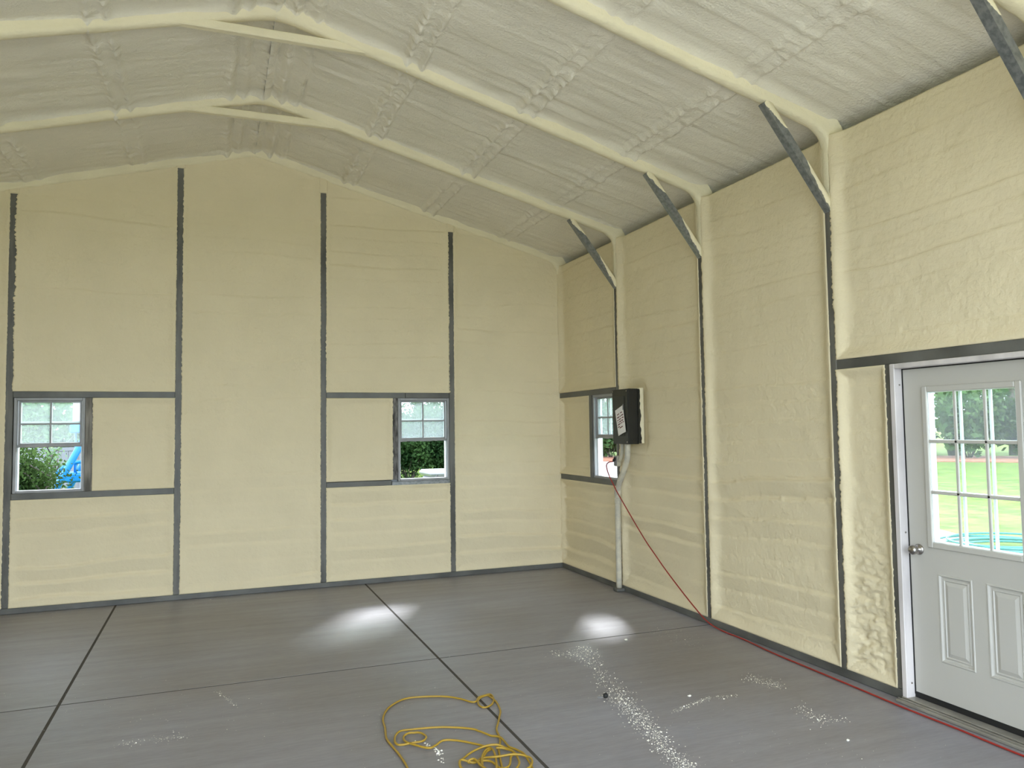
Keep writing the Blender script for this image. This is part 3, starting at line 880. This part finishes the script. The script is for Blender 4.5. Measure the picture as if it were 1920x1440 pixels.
yc = empty('yellow_extension_cord', (1.25, 4.2, 0))
tag(yc, 'tangled yellow extension cord lying loosely coiled on the concrete floor', 'cord')
Q = [(770, 1452), (760, 1432), (748, 1414), (738, 1402), (725, 1385), (722, 1365), (718, 1348), (726, 1330), (745, 1316), (765, 1309), (800, 1306), (835, 1306), (862, 1310), (883, 1316), (893, 1315),
     (897, 1308), (908, 1304), (919, 1302), (925, 1308), (924, 1318), (915, 1325), (904, 1326), (897, 1320), (897, 1312), (905, 1306), (915, 1304), (924, 1310), (932, 1318), (938, 1332), (936, 1345), (934, 1355), (931, 1368), (935, 1378), (938, 1390), (935, 1402), (937, 1418), (941, 1438), (944, 1452)]
Q2 = [(1000, 1445), (992, 1430), (982, 1415), (966, 1406), (955, 1402), (947, 1393), (937, 1384), (918, 1380), (900, 1373), (888, 1369), (860, 1366), (825, 1365), (790, 1367), (765, 1370), (750, 1373), (742, 1380), (740, 1390), (744, 1397), (754, 1398), (775, 1394),
      (792, 1391), (799, 1384), (794, 1378), (783, 1375), (768, 1376), (758, 1381), (757, 1388), (764, 1394), (780, 1399), (795, 1403), (808, 1404), (818, 1398), (832, 1390), (855, 1390), (880, 1394), (900, 1398), (916, 1403), (920, 1406), (912, 1412), (905, 1425), (905, 1440), (908, 1452)]
Q3 = [(905, 1450), (903, 1432), (908, 1416), (918, 1405), (925, 1410), (930, 1428), (931, 1445), (925, 1455), (905, 1446), (890, 1432), (878, 1434), (895, 1430), (920, 1430), (940, 1444), (955, 1440), (958, 1425), (964, 1415), (955, 1408), (936, 1404), (912, 1406), (885, 1414), (868, 1426), (862, 1436), (870, 1450),
      (900, 1455), (960, 1456), (990, 1448), (998, 1434), (990, 1424), (965, 1422), (930, 1426), (905, 1424), (890, 1433), (864, 1434), (866, 1450), (900, 1462), (950, 1462), (972, 1445), (972, 1430), (966, 1416), (950, 1408), (930, 1408)]
allp = []
for kq, q in enumerate((Q, Q2, Q3)):
    P_ = np.array([onfloor(*p) for p in q])
    S_ = spline(P_, 6)
    k = np.arange(len(S_))
    S_[:, 2] = 0.007 + (0.006 * kq) * (0.5 + np.abs(vn(k * 0.11, kq, 21))) + (0.03 * np.clip(vn(k * 0.09, kq + 4.0, 5) + 0.15, 0, 1) if kq == 2 else 0)
    local(yc, MB().tube(S_, 0.0058, 8)).build('cable', 'yellow_cord', yc, True)

# ------------------------------------------------------------------ debris on the floor
def chip(mb, p, r, rs):
    v = []
    for k in range(6):
        a = [(1, 0, 0), (-1, 0, 0), (0, 1, 0), (0, -1, 0), (0, 0, 1), (0, 0, -0.2)][k]
        s = r * rs.uniform(0.5, 1.2)
        v.append((p[0] + a[0] * s, p[1] + a[1] * s, max(0.0003, p[2] + a[2] * s * 0.7)))
    mb.add(v, [(0, 2, 4), (2, 1, 4), (1, 3, 4), (3, 0, 4), (2, 0, 5), (1, 2, 5), (3, 1, 5), (0, 3, 5)])


rs = random.Random(5)
cr_ = MB()
def strew(pts, n, width, r0, r1):
    for _ in range(n):
        i = rs.randrange(len(pts) - 1); t = rs.random()
        u = pts[i][0] * (1 - t) + pts[i + 1][0] * t + rs.gauss(0, width); v_ = pts[i][1] * (1 - t) + pts[i + 1][1] * t + rs.gauss(0, width * 0.45)
        p = onfloor(u, v_, 0.0)
        if p[1] > D - 0.06 or p[0] > W - 0.06: continue
        chip(cr_, (p[0], p[1], 0.0), rs.uniform(r0, r1) * (2.0 if rs.random() < 0.08 else 1), rs)
strew([(1080, 1225), (1110, 1240), (1130, 1270), (1160, 1300)], 306, 12, 0.0015, 0.004)
strew([(1150, 1295), (1180, 1325), (1210, 1360), (1245, 1400)], 800, 13, 0.0015, 0.0042)
strew([(1240, 1400), (1275, 1425), (1290, 1445)], 288, 14, 0.0015, 0.004)
strew([(1260, 1335), (1300, 1320), (1330, 1308), (1380, 1305)], 198, 4, 0.0015, 0.0035)
strew([(1400, 1270), (1435, 1278), (1465, 1288)], 216, 9, 0.0015, 0.0035)
strew([(1495, 1325), (1520, 1340), (1545, 1352), (1580, 1350)], 144, 9, 0.0015, 0.004)
strew([(1030, 1228), (1070, 1226), (1090, 1222)], 108, 8, 0.002, 0.004)
strew([(1090, 1215), (1115, 1225)], 54, 8, 0.002, 0.005)
strew([(1230, 1180), (1270, 1190), (1310, 1215)], 108, 14, 0.001, 0.003)
strew([(690, 1410), (740, 1250), (1000, 1300), (1400, 1400), (1700, 1420)], 234, 70, 0.001, 0.0025)
strew([(405, 1297), (425, 1308), (440, 1322)], 72, 3, 0.001, 0.003)
strew([(215, 1395), (290, 1387), (350, 1380)], 99, 9, 0.001, 0.0035)
strew([(0, 1320), (250, 1330), (500, 1360)], 90, 60, 0.001, 0.003)
strew([(780, 1390), (812, 1402), (826, 1412), (830, 1435)], 46, 3, 0.003, 0.006)
strew([(0, 1160), (300, 1135), (600, 1108), (1040, 1072)], 72, 14, 0.0015, 0.004)
crumbs = cr_.build('foam_crumbs', 'crumb')
tag(crumbs, 'white foam crumbs scattered in trails over the concrete floor', 'debris', kind='stuff')


def foam_lump(p, r, label):
    o = empty('foam_scrap', (p[0], p[1], 0))
    n1, n2 = 7, 10; v = []
    for i in range(n1):
        th_ = math.pi * i / (n1 - 1)
        for j in range(n2):
            ph = 2 * math.pi * j / n2
            k = r * (1 + 1.1 * float(vn(i * 1.1 + p[0] * 9, j * 1.3, 8)))
            v.append((k * math.sin(th_) * math.cos(ph) * 1.3, k * math.sin(th_) * math.sin(ph), r * 0.6 + 0.6 * k * math.cos(th_)))
    f = [(i * n2 + j, i * n2 + (j + 1) % n2, (i + 1) * n2 + (j + 1) % n2, (i + 1) * n2 + j) for i in range(n1 - 1) for j in range(n2)]
    raw('lump', v, f, 'crumb', o, True)
    tag(o, label, 'debris')


foam_lump(onfloor(1174, 1201, 0), 0.010, 'pale foam scrap lying on the floor crack near the bright reflection')
foam_lump(onfloor(1293, 1306, 0), 0.008, 'pale foam scrap on the bare floor right of the black nozzle cap')
foam_lump(onfloor(1590, 1389, 0), 0.007, 'pale foam scrap on the floor in front of the door')
cap = empty('nozzle_cap', tuple(onfloor(1133, 1309, 0)))
tag(cap, 'small black cap with clear plastic ring lying among foam crumbs on floor', 'cap')
MB().lathe([(0.010, -0.006), (0.014, 0.0), (0.015, 0.012), (0.012, 0.020), (0.004, 0.024)], (0, 0, 0.014), (0.8, -0.3, 0.2), 14).build('head', 'black_rubber', cap, True)
ringp = [(-0.022 + 0.022 * math.cos(a), 0.008 + 0.011 * math.sin(a), 0.006) for a in np.linspace(0, 2 * math.pi, 20)]
MB().tube(ringp, 0.0018, 6).build('clear_ring', 'vinyl', cap, True)

# ------------------------------------------------------------------ outdoors
GZ = -0.15
lawn = raw('lawn', [(-120, -120, GZ), (140, -120, GZ), (140, 140, GZ), (-120, 140, GZ)], [(0, 1, 2, 3)], 'grass')
tag(lawn, 'mown green lawn around the building', 'lawn', kind='structure')


def flat(name, pts, z0, z1, m, label, cat):
    n = len(pts)
    v = [(x, y, z0) for x, y in pts] + [(x, y, z1) for x, y in pts]
    f = [tuple(range(n, 2 * n))] + [(i, (i + 1) % n, n + (i + 1) % n, n + i) for i in range(n)]
    return tag(raw(name, v, f, m), label, cat, kind='structure')


flat('apron', [(XL - 6, YF - 14), (W + 2.5, YF - 14), (W + 2.5, YF - 0.16), (XL - 0.26, YF - 0.16), (XL - 0.26, 4.4), (XL - 6, 4.4)], GZ, GZ + 0.11, 'bounce_concrete', 'unseen pale concrete apron, kept bright to bounce daylight indoors', 'driveway')  # out of view; its bright surface is there to light the interior
flat('driveway', [(W + 0.26, 8.95), (11.1, 8.75), (13.4, 14), (24.5, 38), (13.5, 38), (6.5, 16), (W + 0.26, 13)], GZ, GZ + 0.02, 'pale_concrete', 'pale concrete driveway curving across the lawn', 'driveway')
# red mulch bed along the tree line
arc_ = []
for r_ in (41.0, 47.5):
    a_ = np.linspace(math.radians(20), math.radians(65), 40)
    arc_.append([(r_ * math.sin(t), r_ * math.cos(t)) for t in a_])
flat('mulch_bed', arc_[0] + arc_[1][::-1], GZ, GZ + 0.05, 'mulch', 'red mulch bed along the tree line', 'mulch')


# trees: a few grown forms, copied
def limb(mb, p, d, r, L, depth, tips, rs):
    pts = [np.array(p, float)]; d = np.array(d, float)
    n = 6
    for i in range(n):
        d = d + np.array((rs.gauss(0, 0.10), rs.gauss(0, 0.10), 0.03)); d /= np.linalg.norm(d)
        pts.append(pts[-1] + d * L / n)
        if depth > 0 and i >= 1:
            for _ in range(2 if depth == 2 else 1):
                a = rs.uniform(0, 2 * math.pi)
                e = d * 0.55 + np.array((math.cos(a), math.sin(a), rs.uniform(0.0, 0.5)))
                e /= np.linalg.norm(e)
                limb(mb, pts[-1], e, r * (1 - i / n) * 0.42, L * rs.uniform(0.22, 0.38), depth - 1, tips, rs)
    mb.tube(pts, [max(0.012, r * (1 - 0.8 * i / n)) for i in range(n + 1)], 6 if depth < 2 else 9)
    if depth < 2: tips.extend(pts[2:])
    else: tips.append(pts[-1])


def leaves(tips, n, spread, size, rs_np, zmin=0.0):
    T_ = np.array(tips); c = T_[rs_np.integers(0, len(T_), n)] + rs_np.normal(0, spread, (n, 3))
    c[:, 2] = np.maximum(c[:, 2], zmin + 0.1)
    a = rs_np.normal(0, 1, (n, 3)); a /= np.linalg.norm(a, axis=1)[:, None]
    b = np.cross(a, rs_np.normal(0, 1, (n, 3))); b /= np.linalg.norm(b, axis=1)[:, None] + 1e-9
    s = size * rs_np.uniform(0.6, 1.3, (n, 1))
    v = np.stack([c - a * s, c + b * s * 0.55, c + a * s, c - b * s * 0.55], 1).reshape(-1, 3)
    return v, np.arange(4 * n).reshape(n, 4)


def leaf_mesh(name, v, f, m, parent):
    me = bpy.data.meshes.new(name)
    me.vertices.add(len(v)); me.vertices.foreach_set('co', v.ravel())
    me.loops.add(f.size); me.loops.foreach_set('vertex_index', f.ravel().astype(np.int32))
    me.polygons.add(len(f)); me.polygons.foreach_set('loop_start', np.arange(0, f.size, 4, dtype=np.int32))
    me.update(calc_edges=True); me.validate()
    me.materials.append(MATS[m])
    o = bpy.data.objects.new(name, me); COL.objects.link(o); o.parent = parent
    o['kind'] = 'stuff'
    return o


def make_tree(seed, height, nleaf, leafm):
    rs_ = random.Random(seed); rn = np.random.default_rng(seed)
    root = empty('tree')
    mb = MB(); tips = []
    limb(mb, (0, 0, -0.05), (0, 0, 1), height * 0.016 + 0.05, height, 2, tips, rs_)
    mb.build('trunk', 'bark', root, True)
    v, f = leaves(tips, nleaf, height * 0.05, 0.125, rn, 0.6)
    leaf_mesh('foliage', v, f, leafm, root)
    return root


def make_shrub(seed, r, h, nleaf, size, leafm, fuzz=0.16):
    rs_ = random.Random(seed); rn = np.random.default_rng(seed)
    root = empty('shrub'); mb = MB(); tips = []
    for k in range(7):
        a = 2 * math.pi * k / 7 + rs_.uniform(-0.3, 0.3)
        limb(mb, (0.05 * math.cos(a), 0.05 * math.sin(a), -0.03), (0.55 * r / h * math.cos(a) * 1.6, 0.55 * r / h * math.sin(a) * 1.6, 1), 0.03, h * rs_.uniform(0.75, 1.0), 1, tips, rs_)
    mb.build('stems', 'bark', root, True)
    v, f = leaves(tips, nleaf, min(r, h) * fuzz, size, rn, 0.02)
    leaf_mesh('foliage', v, f, leafm, root)
    return root


def copy_tree(o):
    c = o.copy(); COL.objects.link(c)
    for ch in o.children:
        k = ch.copy(); COL.objects.link(k); k.parent = c
    return c


protos = [make_tree(1, 16, 9500, 'leaf_pale'), make_tree(2, 13, 9500, 'leaf_mid'), make_tree(3, 18, 11000, 'leaf_mid'), make_tree(4, 11, 8500, 'leaf_pale')]
used = [False] * 4
rs = random.Random(9)
VIEWS = [(-17, -4, 'the window with the play set'), (8, 21, 'the window above the white storage box'), (22, 34, 'the window beside the breaker panel'), (43, 60, 'the glass of the white door')]
LOOK = ['tall pale leafy', 'broad mid green', 'very tall mid green', 'low pale leafy']
for (a0, a1, where) in VIEWS:
    for row, (rad, step) in enumerate(((49, 4.4), (57, 5.2))):
        a = math.radians(a0 + row * 1.7)
        while a < math.radians(a1):
            k = rs.randrange(4)
            o = protos[k] if not used[k] else copy_tree(protos[k]); used[k] = True
            rr = rad + rs.uniform(-1.5, 1.5)
            o.location = (rr * math.sin(a), rr * math.cos(a), GZ)
            o.rotation_euler = (0, 0, rs.uniform(0, 6.28)); s_ = rs.uniform(0.85, 1.2); o.scale = (s_, s_, s_)
            tag(o, LOOK[k] + ' woodland tree seen through ' + where, 'tree', LOOK[k] + ' trees through ' + where)
            a += step * (0.75 if a0 > 40 else 1) * rs.uniform(0.8, 1.2) / rad
sp = [make_shrub(21, 1.6, 3.0, 3600, 0.15, 'leaf_mid'), make_shrub(22, 1.4, 2.4, 3400, 0.14, 'leaf_dark'), make_shrub(23, 1.8, 3.4, 3800, 0.15, 'leaf_pale')]
usedS = [False] * 3
LOOKS = ['mid green', 'dark green', 'pale green']
for (a0, a1, where) in VIEWS:
    a = math.radians(a0)
    while a < math.radians(a1):
        k = rs.randrange(3)
        if a0 == 8: k = 1 if rs.random() < 0.7 else 0
        o = sp[k] if not usedS[k] else copy_tree(sp[k]); usedS[k] = True
        rr = 46.0 + rs.uniform(-1.0, 1.0)
        o.location = (rr * math.sin(a), rr * math.cos(a), GZ); o.rotation_euler = (0, 0, rs.uniform(0, 6.28)); s_ = rs.uniform(0.8, 1.3); o.scale = (s_, s_, s_)
        tag(o, LOOKS[k] + ' woodland edge shrub seen through ' + where, 'shrub', LOOKS[k] + ' shrubs through ' + where)
        a += rs.uniform(1.8, 2.8) / rr
# dense hedge seen through the second window
hedge_proto = make_shrub(25, 1.5, 2.5, 15000, 0.065, 'leaf_hedge')
hedge_labels = ['dark green hedge bush nearest the white box, seen through the window', 'dark green hedge bush in the middle of the hedge row', 'dark green hedge bush at the far end of the hedge row']
for i, (x, y) in enumerate(((6.6, 27.5), (8.0, 28.0), (5.2, 27.8))):
    o = hedge_proto if i == 0 else copy_tree(hedge_proto); o.location = (x, y, GZ); o.rotation_euler = (0, 0, i * 2.1); o.scale = (1.0, 1.0, 0.98)
    tag(o, hedge_labels[i], 'shrub', 'hedge bushes outside the second window')
bush = make_shrub(31, 0.45, 1.55, 22000, 0.028, 'leaf_dark', 0.30)
bush.location = (-2.62, 12.3, GZ)
tag(bush, 'dense dark evergreen bush close outside the window with the play set', 'shrub')
bush2 = make_shrub(33, 0.32, 1.62, 1300, 0.030, 'leaf_pale')
bush2.location = (-2.85, 15.6, GZ)
tag(bush2, 'loose pale green bush between the dark bush and the white fence', 'shrub')

# white vinyl fence
fence = empty('vinyl_fence', (-7, 22.0, GZ))
tag(fence, 'white vinyl privacy fence of upright boards behind the bushes', 'fence')
board_me = None
for i in range(80):
    x = -6.0 + i * 0.156
    if board_me is None:
        b_ = MB().box((-0.075, -0.012, 0.08), (0.075, 0.012, 1.42), 0.006).build('board', 'fence_vinyl', fence); board_me = b_.data
    else:
        b_ = bpy.data.objects.new('board', board_me); COL.objects.link(b_); b_.parent = fence
    b_.location = (x, 0, 0)
for x in np.arange(-6.1, 6.6, 2.5):
    MB().box((x - 0.06, -0.06, 0), (x + 0.06, 0.06, 1.55), 0.01).build('post', 'fence_vinyl', fence)
for z in (0.12, 1.42):
    MB().box((-6.1, -0.022, z), (6.45, 0.022, z + 0.09), 0.006).build('rail', 'fence_vinyl', fence)

# blue play set
play = empty('play_set', (-2.22, 14.5, GZ))
tag(play, 'bright blue metal play set with slanted leg and bench glider', 'play set')
for yy in (0.0, 1.5):
    MB().tube([(-0.66, yy, 0), (-0.10, yy, 1.15), (0.40, yy, 2.18)], 0.055, 12).build('slanted_leg', 'blue_metal', play, True)
    MB().tube([(1.46, yy, 0), (0.90, yy, 1.15), (0.40, yy, 2.18)], 0.055, 12).build('slanted_leg', 'blue_metal', play, True)
MB().tube([(0.40, -0.15, 2.18), (0.40, 1.65, 2.18)], 0.05, 12).build('top_bar', 'blue_metal', play, True)
MB().box((-0.02, 0.3, 2.0), (0.62, 1.2, 2.04), 0.01).box((-0.02, 0.3, 2.04), (0.62, 0.34, 2.5), 0.01).build('canopy', 'pink_plastic', play)
MB().box((-0.06, 0.24, 1.86), (0.66, 1.26, 2.0), 0.02).build('canopy_frame', 'blue_metal', play)
MB().tube([(0.0, 0.5, 1.15), (0.0, 0.5, 1.9)], 0.018, 8).build('hanger', 'blue_metal', play, True)
MB().tube([(0.8, 0.5, 1.15), (0.8, 0.5, 1.9)], 0.018, 8).build('hanger', 'blue_metal', play, True)
MB().box((-0.24, 0.28, 1.03), (1.1, 0.95, 1.19), 0.03).build('bench_seat', 'blue_metal', play)
MB().tube(spline([(-0.24, 0.30, 1.19), (-0.10, 0.30, 1.32), (0.08, 0.30, 1.37), (0.45, 0.30, 1.38), (0.75, 0.30, 1.32), (1.05, 0.30, 1.19)], 5), 0.03, 8).build('bench_rail', 'blue_metal', play, True)
for x in np.linspace(-0.12, 0.90, 7):
    MB().tube([(x, 0.30, 1.17), (x, 0.30, 1.34)], 0.012, 6).build('bench_slat', 'blue_metal', play, True)

# white box on a trailer and its pole
tb = empty('storage_box', (4.9, 16.0, GZ))
tag(tb, 'large white lidded storage box on the lawn outside the window', 'box')
MB().box((-0.70, -0.4, 0.12), (0.70, 0.4, 0.86), 0.05).build('body', 'white_gloss', tb)
MB().box((-0.76, -0.46, 0.86), (0.76, 0.46, 0.98), 0.05).build('lid', 'white_gloss', tb)
MB().tube([(-0.95, -0.6, 0.45), (-0.60, -0.52, 0.90)], 0.016, 8).build('handle', 'black_rubber', tb, True)
for sx in (-0.55, 0.55):
    MB().lathe([(0.12, 0), (0.13, 0.02), (0.13, 0.07), (0.12, 0.09)], (sx, -0.44, 0.13), (0, 1, 0), 16).build('wheel', 'black_rubber', tb, True)
# garden hose
hose = empty('garden_hose', (10.7, 7.95, GZ))
tag(hose, 'teal garden hose coiled on the lawn outside the door', 'hose')
hp = []
for k in range(240):
    a = k / 240 * 2 * math.pi * 7
    r_ = 0.62 + 0.16 * math.sin(a * 0.37) + 0.05 * math.sin(a * 1.7)
    hp.append((r_ * math.cos(a) * 1.1 + 0.1 * math.sin(a * 0.21), r_ * math.sin(a) + 0.12 * math.cos(a * 0.3), 0.03 + 0.0006 * k * 0.6))
MB().tube(hp, 0.016, 6).build('coil', 'teal_hose', hose, True)
